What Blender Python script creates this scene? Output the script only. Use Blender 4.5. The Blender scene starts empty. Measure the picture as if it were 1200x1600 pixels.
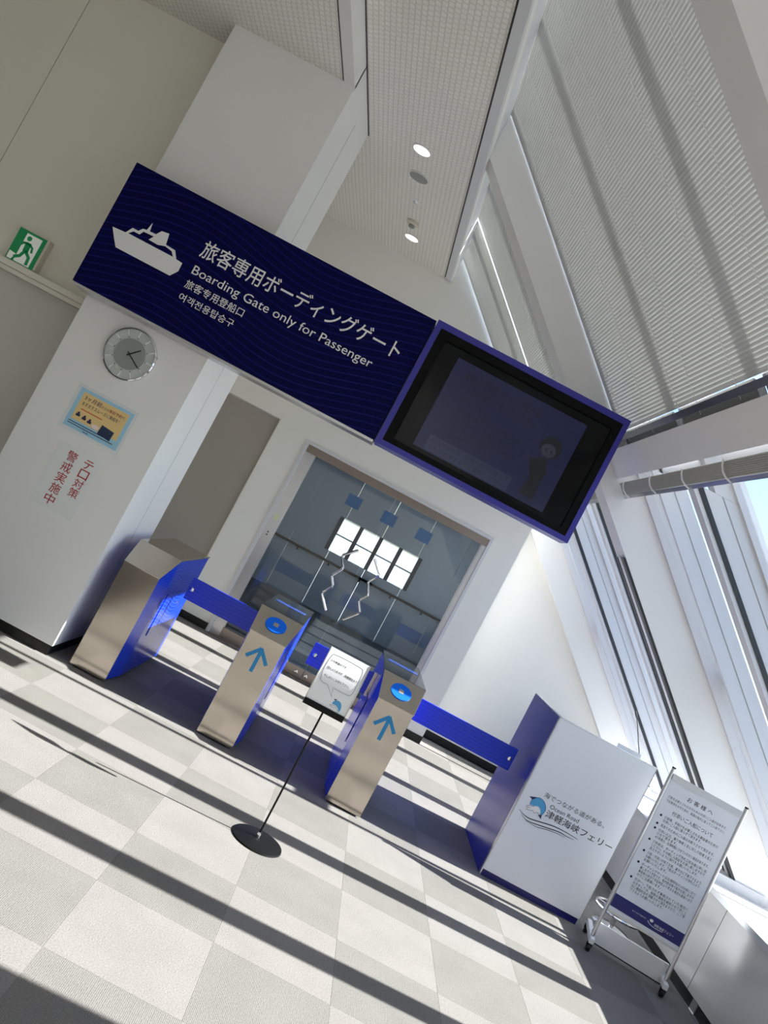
import bpy, bmesh, math, random
from mathutils import Vector, Matrix
random.seed(7)
S = bpy.context.scene
C = S.collection
PI = math.pi

# ------------------------------------------------------------------ camera, sky, sun, exposure
ROLL, PITCH, YAW, CAM_H, FPX = math.radians(27.995), math.radians(1.634), math.radians(0.321), 1.648, 1277.15
def cam_axes():
    Rz = Matrix.Rotation(YAW, 3, 'Z')
    R = Rz @ Vector((1, 0, 0)); F = Rz @ Vector((0, 1, 0)); U = Vector((0, 0, 1))
    F, U = math.cos(PITCH)*F + math.sin(PITCH)*U, math.cos(PITCH)*U - math.sin(PITCH)*F
    R, U = math.cos(ROLL)*R + math.sin(ROLL)*U, math.cos(ROLL)*U - math.sin(ROLL)*R
    return R, U, F
cd = bpy.data.cameras.new('camera')
cam = bpy.data.objects.new('camera', cd); C.objects.link(cam)
R_, U_, F_ = cam_axes()
M = Matrix((R_, U_, -F_)).transposed().to_4x4(); M.translation = (0, 0, CAM_H)
cam.matrix_world = M
cd.sensor_fit = 'HORIZONTAL'; cd.sensor_width = 36.0; cd.lens = FPX/1200*36.0
cd.clip_start = 0.05; cd.clip_end = 6000
S.camera = cam

w = bpy.data.worlds.new('sky'); S.world = w; w.use_nodes = True
nt = w.node_tree; nt.nodes.clear()
sky = nt.nodes.new('ShaderNodeTexSky'); sky.sky_type = 'NISHITA'; sky.sun_disc = False
sky.sun_elevation = math.radians(40.4); sky.sun_rotation = math.radians(86.1)
sky.air_density = 1.0; sky.dust_density = 1.0; sky.ozone_density = 1.0
bg = nt.nodes.new('ShaderNodeBackground'); bg.inputs['Strength'].default_value = 0.36
wo = nt.nodes.new('ShaderNodeOutputWorld')
nt.links.new(sky.outputs[0], bg.inputs[0]); nt.links.new(bg.outputs[0], wo.inputs[0])

sl = bpy.data.lights.new('sun', 'SUN'); sl.energy = 21.0; sl.angle = math.radians(0.53); sl.color = (1.0, 0.95, 0.90)
sun = bpy.data.objects.new('sun', sl); C.objects.link(sun)
sun.rotation_euler = Vector((-1.176, -0.11, -1.0)).to_track_quat('-Z', 'Y').to_euler()
sun.location = (12, 6, 12)

vs = S.view_settings
vs.view_transform = 'Standard'; vs.look = 'None'; vs.gamma = 1.0; vs.use_curve_mapping = False
vs.exposure = 0.08
S.display_settings.display_device = 'sRGB'

# ------------------------------------------------------------------ materials
def lin(c):
    if isinstance(c, str):
        c = tuple(int(c[i:i+2], 16)/255 for i in (0, 2, 4))
    return tuple(x/12.92 if x <= .04045 else ((x+.055)/1.055)**2.4 for x in c[:3]) + (1.0,)
MATS = {}
def mat(name, col, rough=.5, metal=0., spec=.5, noise=None, bump=None, emit=None, coat=0., aniso=0.):
    """noise=(scale, amount) varies the colour, bump=(scale, strength, distance)"""
    if name in MATS: return MATS[name]
    m = bpy.data.materials.new(name); m.use_nodes = True; MATS[name] = m
    t = m.node_tree; b = t.nodes['Principled BSDF']
    b.inputs['Base Color'].default_value = lin(col)
    b.inputs['Roughness'].default_value = rough; b.inputs['Metallic'].default_value = metal
    b.inputs['Specular IOR Level'].default_value = spec
    b.inputs['Coat Weight'].default_value = coat
    b.inputs['Anisotropic'].default_value = aniso
    if noise or bump:
        g = t.nodes.new('ShaderNodeNewGeometry')
    if noise:
        n = t.nodes.new('ShaderNodeTexNoise'); n.inputs['Scale'].default_value = noise[0]; n.inputs['Detail'].default_value = 4
        t.links.new(g.outputs['Position'], n.inputs['Vector'])
        mx = t.nodes.new('ShaderNodeMix'); mx.data_type = 'RGBA'
        L = lin(col)
        mx.inputs['A'].default_value = tuple(x*(1-noise[1]) for x in L[:3]) + (1,)
        mx.inputs['B'].default_value = tuple(min(1, x*(1+noise[1])) for x in L[:3]) + (1,)
        t.links.new(n.outputs[0], mx.inputs['Factor']); t.links.new(mx.outputs['Result'], b.inputs['Base Color'])
    if bump:
        n2 = t.nodes.new('ShaderNodeTexNoise'); n2.inputs['Scale'].default_value = bump[0]; n2.inputs['Detail'].default_value = 3
        t.links.new(g.outputs['Position'], n2.inputs['Vector'])
        bp = t.nodes.new('ShaderNodeBump'); bp.inputs['Strength'].default_value = bump[1]; bp.inputs['Distance'].default_value = bump[2]
        t.links.new(n2.outputs[0], bp.inputs['Height']); t.links.new(bp.outputs[0], b.inputs['Normal'])
    if emit:
        b.inputs['Emission Color'].default_value = lin(emit[0]); b.inputs['Emission Strength'].default_value = emit[1]
    return m

WALL = mat('white_wall_paint', 'edebe6', .55, noise=(3, .02), bump=(140, .15, .002))
PILLAR = mat('white_metal_cladding', 'e9e8e6', .38, noise=(1.2, .015))
CREAM = mat('cream_wall_panel', 'e6e3d6', .5, noise=(2, .02))
GREYWALL = mat('grey_shutter_wall', 'd0cdc6', .5, noise=(2, .02))
TAUPE = mat('taupe_door_panel', 'a39c93', .5, noise=(2, .02))
FRAMEWHITE = mat('white_window_aluminium', 'd6d6da', .35, noise=(2, .015))
PIERWHITE = mat('white_pier_paint', 'eae9e8', .5, noise=(2, .015))
SILL = mat('white_sill_stone', 'dedcd8', .35)
DADO = mat('pale_grey_metal_panel', 'd2d0cd', .22, .15, noise=(4, .02))
BLACK = mat('black_rubber', '0b0b0c', .45)
BLACKPAINT = mat('black_powder_coat', '0a0a0b', .5, spec=.2, bump=(300, .1, .001))
DARKGREY = mat('dark_grey_gasket', '2c2e31', .4)
ALU = mat('brushed_aluminium', 'c9cacc', .3, .9, noise=(30, .03))
CHROME = mat('chrome', 'e4e4e6', .08, 1.0)
TAUPESTEEL = mat('taupe_steel', '9a8e86', .32, .75, noise=(8, .04))
WHITEPLASTIC = mat('white_plastic', 'e8e8e8', .35)
BEIGEPLASTIC = mat('beige_plastic', 'd8d0c0', .45)
GREYPLASTIC = mat('grey_plastic', '9a9a98', .5)
PAPER = mat('white_paper', 'eceded', .5)
POSTERWHITE = mat('white_poster_board', 'e2e5ea', .4)
INK = mat('black_ink', '15161a', .5)
REDINK = mat('red_ink', 'a8232a', .5)
ORANGEINK = mat('orange_ink', 'd0522a', .5)
NAVYINK = mat('navy_ink', '17186a', .4)
NAVYTEXT = mat('navy_text_ink', '252a52', .5)
WHITEINK = mat('white_ink', 'e6e6e6', .5)
LIGHTBLUEINK = mat('light_blue_ink', '9fcde4', .45)
DOLPHINBLUE = mat('dolphin_blue_ink', '4e9fd0', .45)
TANINK = mat('tan_ink', 'e8c98a', .5)
PINKINK = mat('pale_pink_ink', 'f0dcd8', .5)
GREENINK = mat('exit_green', '00854a', .35, emit=('00854a', .12))
EXITWHITE = mat('exit_white', 'eef2ea', .35, emit=('eef2ea', .1))
ARROWBLUE = mat('cyan_blue_sticker', '1583bd', .4)
READERBLUE = mat('reader_blue', '0862d8', .6, spec=.15, emit=('0a6be8', .08))
PURPLE = mat('blue_violet_frame', '2f2c96', .35)
TVBLACK = mat('tv_black_bezel', '080909', .5, spec=.12)
COUNTERWHITE = mat('white_counter_panel', 'e1e3ea', .28, noise=(2, .01))
COUNTERBLUE = mat('blue_counter_panel', '24308c', .25, noise=(2, .04))
ORANGEWOOD = mat('orange_wood', 'b98232', .5)
STICKERBLUE = mat('sticker_blue', '2a86cf', .4)
LAMP = mat('downlight_glow', 'ffffff', .4, emit=('fff6e8', 1.3))
SCREENOFF = mat('slot_display_blue', '2b3f86', .15, emit=('3c5fb4', .15))
DIALSILVER = mat('clock_silver', 'c6cdca', .25, .35)
DIALGREY = mat('clock_grey', '8f9493', .35)
CORRFLOOR = mat('corridor_dark_floor', '3a3b3d', .35)
CORRPANEL = mat('corridor_grey_panel', 'c3c8d0', .4)
GROUNDM = mat('concrete_ground', 'b4b3af', .9, noise=(.3, .1))

def carpet(name, c):
    m = mat(name, c, .95, spec=.15); t = m.node_tree; b = t.nodes['Principled BSDF']
    g = t.nodes.new('ShaderNodeNewGeometry')
    n = t.nodes.new('ShaderNodeTexNoise'); n.inputs['Scale'].default_value = 160; n.inputs['Detail'].default_value = 2
    t.links.new(g.outputs['Position'], n.inputs['Vector'])
    wv = t.nodes.new('ShaderNodeTexWave'); wv.bands_direction = 'X' if 'dark' in name else 'Y'
    wv.inputs['Scale'].default_value = 52; wv.inputs['Distortion'].default_value = 1.2
    t.links.new(g.outputs['Position'], wv.inputs['Vector'])
    a = t.nodes.new('ShaderNodeMath'); a.operation = 'MULTIPLY_ADD'; a.inputs[1].default_value = .3
    t.links.new(wv.outputs['Fac'], a.inputs[0]); t.links.new(n.outputs[0], a.inputs[2])
    n3 = t.nodes.new('ShaderNodeTexNoise'); n3.inputs['Scale'].default_value = 5; n3.inputs['Detail'].default_value = 3
    t.links.new(g.outputs['Position'], n3.inputs['Vector'])
    a2 = t.nodes.new('ShaderNodeMath'); a2.operation = 'MULTIPLY_ADD'; a2.inputs[1].default_value = .3
    t.links.new(n3.outputs[0], a2.inputs[0]); t.links.new(a.outputs[0], a2.inputs[2])
    rp = t.nodes.new('ShaderNodeMapRange'); rp.inputs[1].default_value = .4; rp.inputs[2].default_value = 1.1
    t.links.new(a2.outputs[0], rp.inputs[0])
    mx = t.nodes.new('ShaderNodeMix'); mx.data_type = 'RGBA'; L = lin(c)
    mx.inputs['A'].default_value = tuple(x*.7 for x in L[:3])+(1,); mx.inputs['B'].default_value = tuple(x*1.3 for x in L[:3])+(1,)
    t.links.new(rp.outputs[0], mx.inputs['Factor']); t.links.new(mx.outputs['Result'], b.inputs['Base Color'])
    bp = t.nodes.new('ShaderNodeBump'); bp.inputs['Strength'].default_value = .4; bp.inputs['Distance'].default_value = .004
    t.links.new(a.outputs[0], bp.inputs['Height']); t.links.new(bp.outputs[0], b.inputs['Normal'])
    return m
CARPET_L = carpet('carpet_light', '7b7774'); CARPET_D = carpet('carpet_dark', '706d69')

def ceiling_mat():
    m = mat('embossed_ceiling_tile', 'dad7cf', .8, spec=.2); t = m.node_tree; b = t.nodes['Principled BSDF']
    g = t.nodes.new('ShaderNodeNewGeometry')
    br = t.nodes.new('ShaderNodeTexBrick'); br.offset = .5
    br.inputs['Scale'].default_value = 8.0; br.inputs['Mortar Size'].default_value = .035; br.inputs['Mortar Smooth'].default_value = .2
    br.inputs['Brick Width'].default_value = .35; br.inputs['Row Height'].default_value = .3
    mp = t.nodes.new('ShaderNodeMapping'); mp.inputs['Rotation'].default_value = (0, 0, PI/2)
    t.links.new(g.outputs['Position'], mp.inputs['Vector']); t.links.new(mp.outputs[0], br.inputs['Vector'])
    for i, c in (('Color1', 'efece5'), ('Color2', 'f3f0ea'), ('Mortar', 'dcd9d2')): br.inputs[i].default_value = lin(c)
    t.links.new(br.outputs['Color'], b.inputs['Base Color'])
    n = t.nodes.new('ShaderNodeTexNoise'); n.inputs['Scale'].default_value = 60
    t.links.new(g.outputs['Position'], n.inputs['Vector'])
    s = t.nodes.new('ShaderNodeMath'); s.operation = 'MULTIPLY_ADD'; s.inputs[1].default_value = -1.0
    t.links.new(br.outputs['Fac'], s.inputs[0]); t.links.new(n.outputs[0], s.inputs[2])
    bp = t.nodes.new('ShaderNodeBump'); bp.inputs['Strength'].default_value = .5; bp.inputs['Distance'].default_value = .004
    t.links.new(s.outputs[0], bp.inputs['Height']); t.links.new(bp.outputs[0], b.inputs['Normal'])
    return m
CEIL = ceiling_mat()

def wavy(name, base, line, rough, period, amp, freq, thin, axis='X', spec=.5, tilt=0.0, phase=0.0):
    """flat printed hairline waves: lines at constant z + amp*sin(freq*x) + tilt*x"""
    m = mat(name, base, rough, spec=spec); t = m.node_tree; b = t.nodes['Principled BSDF']
    g = t.nodes.new('ShaderNodeNewGeometry'); sp = t.nodes.new('ShaderNodeSeparateXYZ'); t.links.new(g.outputs['Position'], sp.inputs[0])
    def mth(op, a, bb=None, c=None):
        n = t.nodes.new('ShaderNodeMath'); n.operation = op
        for i, v in enumerate((a, bb, c)):
            if v is None: continue
            if isinstance(v, (int, float)): n.inputs[i].default_value = v
            else: t.links.new(v, n.inputs[i])
        return n.outputs[0]
    x = sp.outputs[axis]; z = sp.outputs['Z']
    s1 = mth('SINE', mth('MULTIPLY_ADD', x, freq, phase))
    h = mth('MULTIPLY_ADD', s1, amp, mth('MULTIPLY_ADD', x, tilt, z))
    fr = mth('FRACT', mth('DIVIDE', h, period))
    d = mth('ABSOLUTE', mth('SUBTRACT', fr, .5))
    k = t.nodes.new('ShaderNodeMapRange'); k.inputs[1].default_value = thin; k.inputs[2].default_value = thin*.3; t.links.new(d, k.inputs[0])
    mx = t.nodes.new('ShaderNodeMix'); mx.data_type = 'RGBA'
    mx.inputs['A'].default_value = lin(base); mx.inputs['B'].default_value = lin(line)
    t.links.new(k.outputs[0], mx.inputs['Factor']); t.links.new(mx.outputs['Result'], b.inputs['Base Color'])
    return m
SIGNNAVY = wavy('navy_sign_with_hairline_waves', '02043e', '131a66', .45, .046, .075, 3.6, .10, spec=.08, tilt=-.03, phase=5.2)
GATEBLUE = wavy('blue_gate_side_with_waves', '1236c2', '2458e0', .2, .026, .045, 6.5, .16, axis='Y')
FLAPBLUE = wavy('blue_flap_with_waves', '0d33c4', '1a48dc', .3, .026, .01, 6, .14)

def steel():
    m = mat('brushed_stainless', 'c2b9ae', .16, 1.0); t = m.node_tree; b = t.nodes['Principled BSDF']
    g = t.nodes.new('ShaderNodeNewGeometry'); mp = t.nodes.new('ShaderNodeMapping'); mp.inputs['Scale'].default_value = (6, 6, 260)
    n = t.nodes.new('ShaderNodeTexNoise'); n.inputs['Scale'].default_value = 2.0; n.inputs['Detail'].default_value = 3
    t.links.new(g.outputs['Position'], mp.inputs[0]); t.links.new(mp.outputs[0], n.inputs['Vector'])
    r = t.nodes.new('ShaderNodeMapRange'); r.inputs[3].default_value = .11; r.inputs[4].default_value = .21
    t.links.new(n.outputs[0], r.inputs[0]); t.links.new(r.outputs[0], b.inputs['Roughness'])
    return m
STEEL = steel()
DARKGLASS = mat('smoked_glass_top', '1b1d1e', .08, spec=.6)

def glass(name, tint, refl, rough=.02):
    m = bpy.data.materials.new(name); m.use_nodes = True; MATS[name] = m; t = m.node_tree; t.nodes.clear()
    tr = t.nodes.new('ShaderNodeBsdfTransparent'); tr.inputs[0].default_value = lin(tint)
    gl = t.nodes.new('ShaderNodeBsdfGlossy'); gl.inputs['Roughness'].default_value = rough
    lw = t.nodes.new('ShaderNodeLayerWeight'); lw.inputs['Blend'].default_value = .5
    pw_ = t.nodes.new('ShaderNodeMath'); pw_.operation = 'POWER'; pw_.inputs[1].default_value = 5.0
    t.links.new(lw.outputs['Facing'], pw_.inputs[0])
    ma = t.nodes.new('ShaderNodeMath'); ma.operation = 'MULTIPLY_ADD'; ma.inputs[1].default_value = .9; ma.inputs[2].default_value = refl
    t.links.new(pw_.outputs[0], ma.inputs[0])
    mx = t.nodes.new('ShaderNodeMixShader'); t.links.new(ma.outputs[0], mx.inputs[0]); t.links.new(tr.outputs[0], mx.inputs[1]); t.links.new(gl.outputs[0], mx.inputs[2])
    o = t.nodes.new('ShaderNodeOutputMaterial'); t.links.new(mx.outputs[0], o.inputs[0])
    return m
GLASS = glass('window_glass', 'f3f7f8', .03)
DOORGLASS = glass('tinted_door_glass', 'e2e8eb', .035)
ACRYLIC = glass('clear_acrylic', 'f4f6f6', .02)

def slat_mat():
    m = bpy.data.materials.new('translucent_white_slat'); m.use_nodes = True; t = m.node_tree; t.nodes.clear()
    d = t.nodes.new('ShaderNodeBsdfDiffuse'); d.inputs[0].default_value = lin('c9c9c6')
    tl = t.nodes.new('ShaderNodeBsdfTranslucent'); tl.inputs[0].default_value = lin('d0d0cc')
    mx = t.nodes.new('ShaderNodeMixShader'); mx.inputs[0].default_value = .018
    t.links.new(d.outputs[0], mx.inputs[1]); t.links.new(tl.outputs[0], mx.inputs[2])
    o = t.nodes.new('ShaderNodeOutputMaterial'); t.links.new(mx.outputs[0], o.inputs[0])
    return m
SLAT = slat_mat()
RAISED = mat('grey_slat_paint', 'a9a89c', .45, noise=(4, .03))

# ------------------------------------------------------------------ mesh helpers (all coordinates in world metres)
ORG = {}
class MB:
    def __init__(s): s.v = []; s.f = []; s.m = []
    def add(s, vs, fs):
        k = len(s.v); s.v += [tuple(v) for v in vs]; s.f += [tuple(i+k for i in f) for f in fs]; return s
    def box(s, x0, x1, y0, y1, z0, z1):
        return s.add([(x, y, z) for x in (x0, x1) for y in (y0, y1) for z in (z0, z1)],
                     [(0, 1, 3, 2), (4, 6, 7, 5), (0, 4, 5, 1), (2, 3, 7, 6), (0, 2, 6, 4), (1, 5, 7, 3)])
    def prism(s, pa, pb):
        """loft between two equal loops (lists of 3D points) with end caps"""
        n = len(pa)
        return s.add(list(pa)+list(pb), [tuple(range(n))[::-1], tuple(range(n, 2*n))] + [(i, (i+1) % n, n+(i+1) % n, n+i) for i in range(n)])
    def tube(s, pts, r, n=8, cap=True):
        pts = [Vector(p) for p in pts]; rings = []
        up = Vector((.13, .31, .94)).normalized()
        for i, p in enumerate(pts):
            d = (pts[min(i+1, len(pts)-1)] - pts[max(i-1, 0)]).normalized()
            a = d.cross(up)
            if a.length < .05: a = d.cross(Vector((1, 0, 0)))
            a.normalize(); b = d.cross(a)
            rr = r[i] if isinstance(r, (list, tuple)) else r
            rings.append([p + a*math.cos(t)*rr + b*math.sin(t)*rr for t in (2*PI*k/n for k in range(n))])
        k = len(s.v)
        for q in rings: s.v += [tuple(x) for x in q]
        for i in range(len(rings)-1):
            for j in range(n):
                s.f.append((k+i*n+j, k+i*n+(j+1) % n, k+(i+1)*n+(j+1) % n, k+(i+1)*n+j))
        if cap:
            s.f.append(tuple(k+j for j in range(n))[::-1]); s.f.append(tuple(k+(len(rings)-1)*n+j for j in range(n)))
        return s
    def lathe(s, prof, o, ax, n=32, closed=False):
        """prof = [(r, h)...] around axis ax at o"""
        o = Vector(o); ax = Vector(ax).normalized()
        a = ax.cross(Vector((0, 0, 1)) if abs(ax.z) < .9 else Vector((1, 0, 0))).normalized(); b = ax.cross(a)
        k = len(s.v)
        for r, h in prof:
            for j in range(n):
                t = 2*PI*j/n; s.v.append(tuple(o + ax*h + (a*math.cos(t)+b*math.sin(t))*max(r, 1e-5)))
        for i in range(len(prof)-1):
            for j in range(n): s.f.append((k+i*n+j, k+i*n+(j+1) % n, k+(i+1)*n+(j+1) % n, k+(i+1)*n+j))
        return s
    def build(s, name, m, parent=None, smooth=False, bevel=0, origin=None):
        vs = [Vector(v) for v in s.v]
        if origin is None:
            lo = Vector([min(v[i] for v in vs) for i in range(3)]); hi = Vector([max(v[i] for v in vs) for i in range(3)])
            origin = (lo+hi)/2
            if parent is None: origin.z = lo.z
        origin = Vector(origin)
        me = bpy.data.meshes.new(name); me.from_pydata([tuple(v-origin) for v in vs], [], s.f)
        me.materials.append(m)
        bm = bmesh.new(); bm.from_mesh(me)
        bmesh.ops.recalc_face_normals(bm, faces=bm.faces)
        if bevel:
            bmesh.ops.bevel(bm, geom=[e for e in bm.edges if e.is_manifold and e.calc_face_angle(0) > .4], offset=bevel, segments=2, affect='EDGES', profile=.5, clamp_overlap=True)
        bm.to_mesh(me); bm.free()
        if smooth:
            me.polygons.foreach_set('use_smooth', [True]*len(me.polygons))
            me.set_sharp_from_angle(angle=math.radians(35))
        o = bpy.data.objects.new(name, me); C.objects.link(o); ORG[o.name] = origin
        if parent is not None:
            o.parent = parent; o.location = origin - ORG[parent.name]
        else: o.location = origin
        return o
def box(name, m, x0, x1, y0, y1, z0, z1, parent=None, bevel=0): return MB().box(x0, x1, y0, y1, z0, z1).build(name, m, parent, bevel=bevel)
def thing(name, loc, label, cat, group=None):
    o = bpy.data.objects.new(name, None); o.empty_display_size = .1; C.objects.link(o)
    o.location = loc; ORG[o.name] = Vector(loc); o['label'] = label; o['category'] = cat
    if group: o['group'] = group
    return o
def tag(o, label, cat, group=None):
    o['label'] = label; o['category'] = cat
    if group: o['group'] = group
    return o
def struct(o, label=None):
    o['kind'] = 'structure'
    if label: o['label'] = label
    return o
def sroot(name, loc, label=None):
    o = bpy.data.objects.new(name, None); o.empty_display_size = .1; C.objects.link(o); o.location = loc; ORG[o.name] = Vector(loc)
    return struct(o, label)

class Frame:
    """2-D drawing plane: u along ex, v along ey, w out of the face"""
    def __init__(s, o, ex, ey):
        s.o = Vector(o); s.ex = Vector(ex).normalized(); s.ey = Vector(ey).normalized(); s.ez = s.ex.cross(s.ey)
    def p(s, u, v, w=0): return s.o + s.ex*u + s.ey*v + s.ez*w
def YF(Y): return Frame((0, Y, 0), (1, 0, 0), (0, 0, 1))      # faces -Y, u = X, v = Z
def poly(mb, fr, pts, w0, w1):
    return mb.prism([fr.p(u, v, w0) for u, v in pts], [fr.p(u, v, w1) for u, v in pts])
def rect(mb, fr, u0, u1, v0, v1, w0, w1): return poly(mb, fr, [(u0, v0), (u1, v0), (u1, v1), (u0, v1)], w0, w1)
def disc(mb, fr, u, v, r, w0, w1, n=32, ry=None):
    ry = ry or r
    return poly(mb, fr, [(u+r*math.cos(2*PI*k/n), v+ry*math.sin(2*PI*k/n)) for k in range(n)], w0, w1)
def stroke(mb, fr, pts, width, w0, w1):
    n = len(pts); L = []; Rr = []
    for i in range(n):
        a = Vector(pts[max(i-1, 0)]); b = Vector(pts[min(i+1, n-1)]); d = (b-a).normalized(); nn = Vector((-d.y, d.x))
        ww = width[i] if isinstance(width, (list, tuple)) else width
        p = Vector(pts[i]); L.append(p+nn*ww/2); Rr.append(p-nn*ww/2)
    for i in range(n-1):
        poly(mb, fr, [tuple(L[i]), tuple(L[i+1]), tuple(Rr[i+1]), tuple(Rr[i])], w0, w1)
    return mb
def smooth_line(pts, k=6):
    out = []
    for i in range(len(pts)-1):
        p0 = Vector(pts[max(i-1, 0)]); p1 = Vector(pts[i]); p2 = Vector(pts[i+1]); p3 = Vector(pts[min(i+2, len(pts)-1)])
        for j in range(k):
            t = j/k
            out.append(tuple(.5*((2*p1)+(p2-p0)*t+(2*p0-5*p1+4*p2-p3)*t*t+(3*p1-p0-3*p2+p3)*t**3)))
    out.append(tuple(pts[-1])); return out
def holed(mb, fr, outer, hole, w0, w1):
    bm = bmesh.new(); es = []
    for lp in (outer, hole):
        vs = [bm.verts.new((u, v, 0)) for u, v in lp]
        es += [bm.edges.new((vs[i], vs[(i+1) % len(vs)])) for i in range(len(vs))]
    r = bmesh.ops.triangle_fill(bm, edges=es, use_beauty=True)
    bm.verts.index_update()
    co = [v.co.copy() for v in bm.verts]; fs = [tuple(v.index for v in f.verts) for f in bm.faces]; n = len(co)
    ed = [(a.verts[0].index, a.verts[1].index) for a in bm.edges if len(a.link_faces) == 1]
    bm.free()
    mb.add([fr.p(c.x, c.y, w1) for c in co]+[fr.p(c.x, c.y, w0) for c in co], fs+[tuple(i+n for i in f[::-1]) for f in fs]+[(a, b, b+n, a+n) for a, b in ed])
    return mb
_dg = None
def text_data(body, res=3, bold=0.0):
    c = bpy.data.curves.new('txt', 'FONT'); c.body = body; c.resolution_u = res
    o = bpy.data.objects.new('txt', c); C.objects.link(o)
    dg = bpy.context.evaluated_depsgraph_get(); ev = o.evaluated_get(dg); me = ev.to_mesh()
    vs = [v.co.copy() for v in me.vertices]; fs = [tuple(p.vertices) for p in me.polygons]
    ev.to_mesh_clear(); bpy.data.objects.remove(o); bpy.data.curves.remove(c)
    return vs, fs
def text(mb, fr, body, u0, u1, v0, v1, w, res=3, bold=0.0, keep=False):
    """lettering fitted into the box u0..u1, v0..v1 (keep: height only, left aligned)"""
    vs, fs = text_data(body, res, bold)
    if not vs: return mb
    xa = min(v.x for v in vs); xb = max(v.x for v in vs); ya = min(v.y for v in vs); yb = max(v.y for v in vs)
    sy = (v1-v0)/(yb-ya); sx = sy if keep else (u1-u0)/(xb-xa)
    b = bold*sy*.6
    for k, (du, dv) in enumerate(((0, 0), (b, 0), (0, b), (b, b)) if b else ((0, 0),)):
        mb.add([fr.p(u0+(v.x-xa)*sx+du-b/2, v0+(v.y-ya)*sy+dv-b/2, w+k*.00004) for v in vs], fs)
    return mb
def text_size(mb, fr, body, u0, vbase, size, w, res=2, bold=0.0, umax=None):
    """lettering at a font size on a baseline; squeezed to umax"""
    vs, fs = text_data(body, res, bold)
    xa = min(v.x for v in vs); xb = max(v.x for v in vs); sx = size
    if umax: sx = (umax-u0)/(xb-xa)
    return mb.add([fr.p(u0+(v.x-xa)*sx, vbase+v.y*size, w) for v in vs], fs)

# ------------------------------------------------------------------ the building shell
def slopeX(a, z): return a - 1.05*(z-.65)
def slope_box(mb, y0, y1, a0, a1, z0, z1):
    return mb.prism([(slopeX(a0, z0), y0, z0), (slopeX(a1, z0), y0, z0), (slopeX(a1, z1), y0, z1), (slopeX(a0, z1), y0, z1)],
                    [(slopeX(a0, z0), y1, z0), (slopeX(a1, z0), y1, z0), (slopeX(a1, z1), y1, z1), (slopeX(a0, z1), y1, z1)])
YR = -4.6      # rear end of the hall behind the camera
struct(box('ground', GROUNDM, -2500, 2500, -2500, 2500, -4.2, -4.0), 'pale concrete ground outside below the windows')
fl = struct(box('floor', CORRFLOOR, -6.2, 3.6, YR, 8.75, -.2, -.006), 'carpet tile floor')
# carpet tiles: those in view are pieces of their own, laid as a checkerboard
TX, TY = -1.324, 4.635
tile_me = {}
def tile_mesh(key, m, sx, sy):
    bm = bmesh.new(); g = .0002; h = .006
    co = [(-sx/2+g, -sy/2+g), (sx/2-g, -sy/2+g), (sx/2-g, sy/2-g), (-sx/2+g, sy/2-g)]
    b0 = [bm.verts.new((x, y, 0)) for x, y in co]; k = .0008
    b1 = [bm.verts.new((x, y, h-.0005)) for x, y in co]
    b2 = [bm.verts.new((x-math.copysign(k, x), y-math.copysign(k, y), h)) for x, y in co]
    for p, q in ((b0, b1), (b1, b2)):
        for i in range(4): bm.faces.new((p[i], p[(i+1) % 4], q[(i+1) % 4], q[i]))
    bm.faces.new(b2)
    me = bpy.data.meshes.new('carpet_tile'); bm.to_mesh(me); bm.free(); me.materials.append(m); return me
TM = [tile_mesh(0, CARPET_D, .5, .5), tile_mesh(1, CARPET_L, .5, .5)]
rest = [MB(), MB()]
for i in range(-9, 9):
    for j in range(-8, 19):
        x0, y1 = TX+.5*i, TY-.5*j; y0 = y1-.5; x1 = x0+.5
        par = (i+j) % 2
        if x0 < -6: continue
        cut = x1 > 3.0 or y1 > 8.62
        near = y0 > 1.4 and x0 > -2.4
        if x0 >= 3.0 or y0 >= 8.62: continue
        if near and not cut:
            o = bpy.data.objects.new('carpet_tile', TM[par]); C.objects.link(o); o.parent = fl
            o.location = Vector(((x0+x1)/2, (y0+y1)/2, -.006)) - ORG[fl.name]
        else:
            xx, yy = min(x1, 3.0), min(y1, 8.68)
            t = MB().box(x0+.001, xx-.001, y0+.001, yy-.001, -.006, 0)
            if near: t.build('carpet_tile', (CARPET_D, CARPET_L)[par], fl)
            else: rest[par].add(t.v, t.f)
for par in (0, 1):
    o = rest[par].build('carpet_tiles_behind', (CARPET_D, CARPET_L)[par], fl); o['kind'] = 'stuff'

# walls
def wall(name, m, *a, label=None): return struct(box(name, m, *a), label)
wall('wall_rear', WALL, -6.2, 4.2, YR-.2, YR, -.2, 5.05)
wall('wall_left', WALL, -6.4, -6.2, YR, 5.7, -.2, 5.05)
wf = sroot('wall_front_left', (-4.3, 5.6, 0), 'cream wall with a ledge rail beside the pillar')
box('panel', CREAM, -3.444, -2.3, 5.5, 5.7, 2.10, 4.3, wf)
box('panel', CREAM, -6.2, -3.448, 5.497, 5.7, 2.10, 4.3, wf)
box('core', DARKGREY, -6.2, -2.3, 5.56, 5.72, 0, 4.3, wf)
box('lower_panel', GREYWALL, -6.2, -2.3, 5.52, 5.7, 0, 2.10, wf)
lr = MB().box(-6.2, -2.36, 5.39, 5.52, 2.075, 2.118).build('ledge_rail', CREAM, wf, bevel=.004)
box('ledge_drip', CREAM, -6.2, -2.36, 5.42, 5.52, 2.045, 2.074, wf)
wall('wall_passage_left', CREAM, -2.5, -2.4, 5.7, 8.23, -.1, 4.4)
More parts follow.
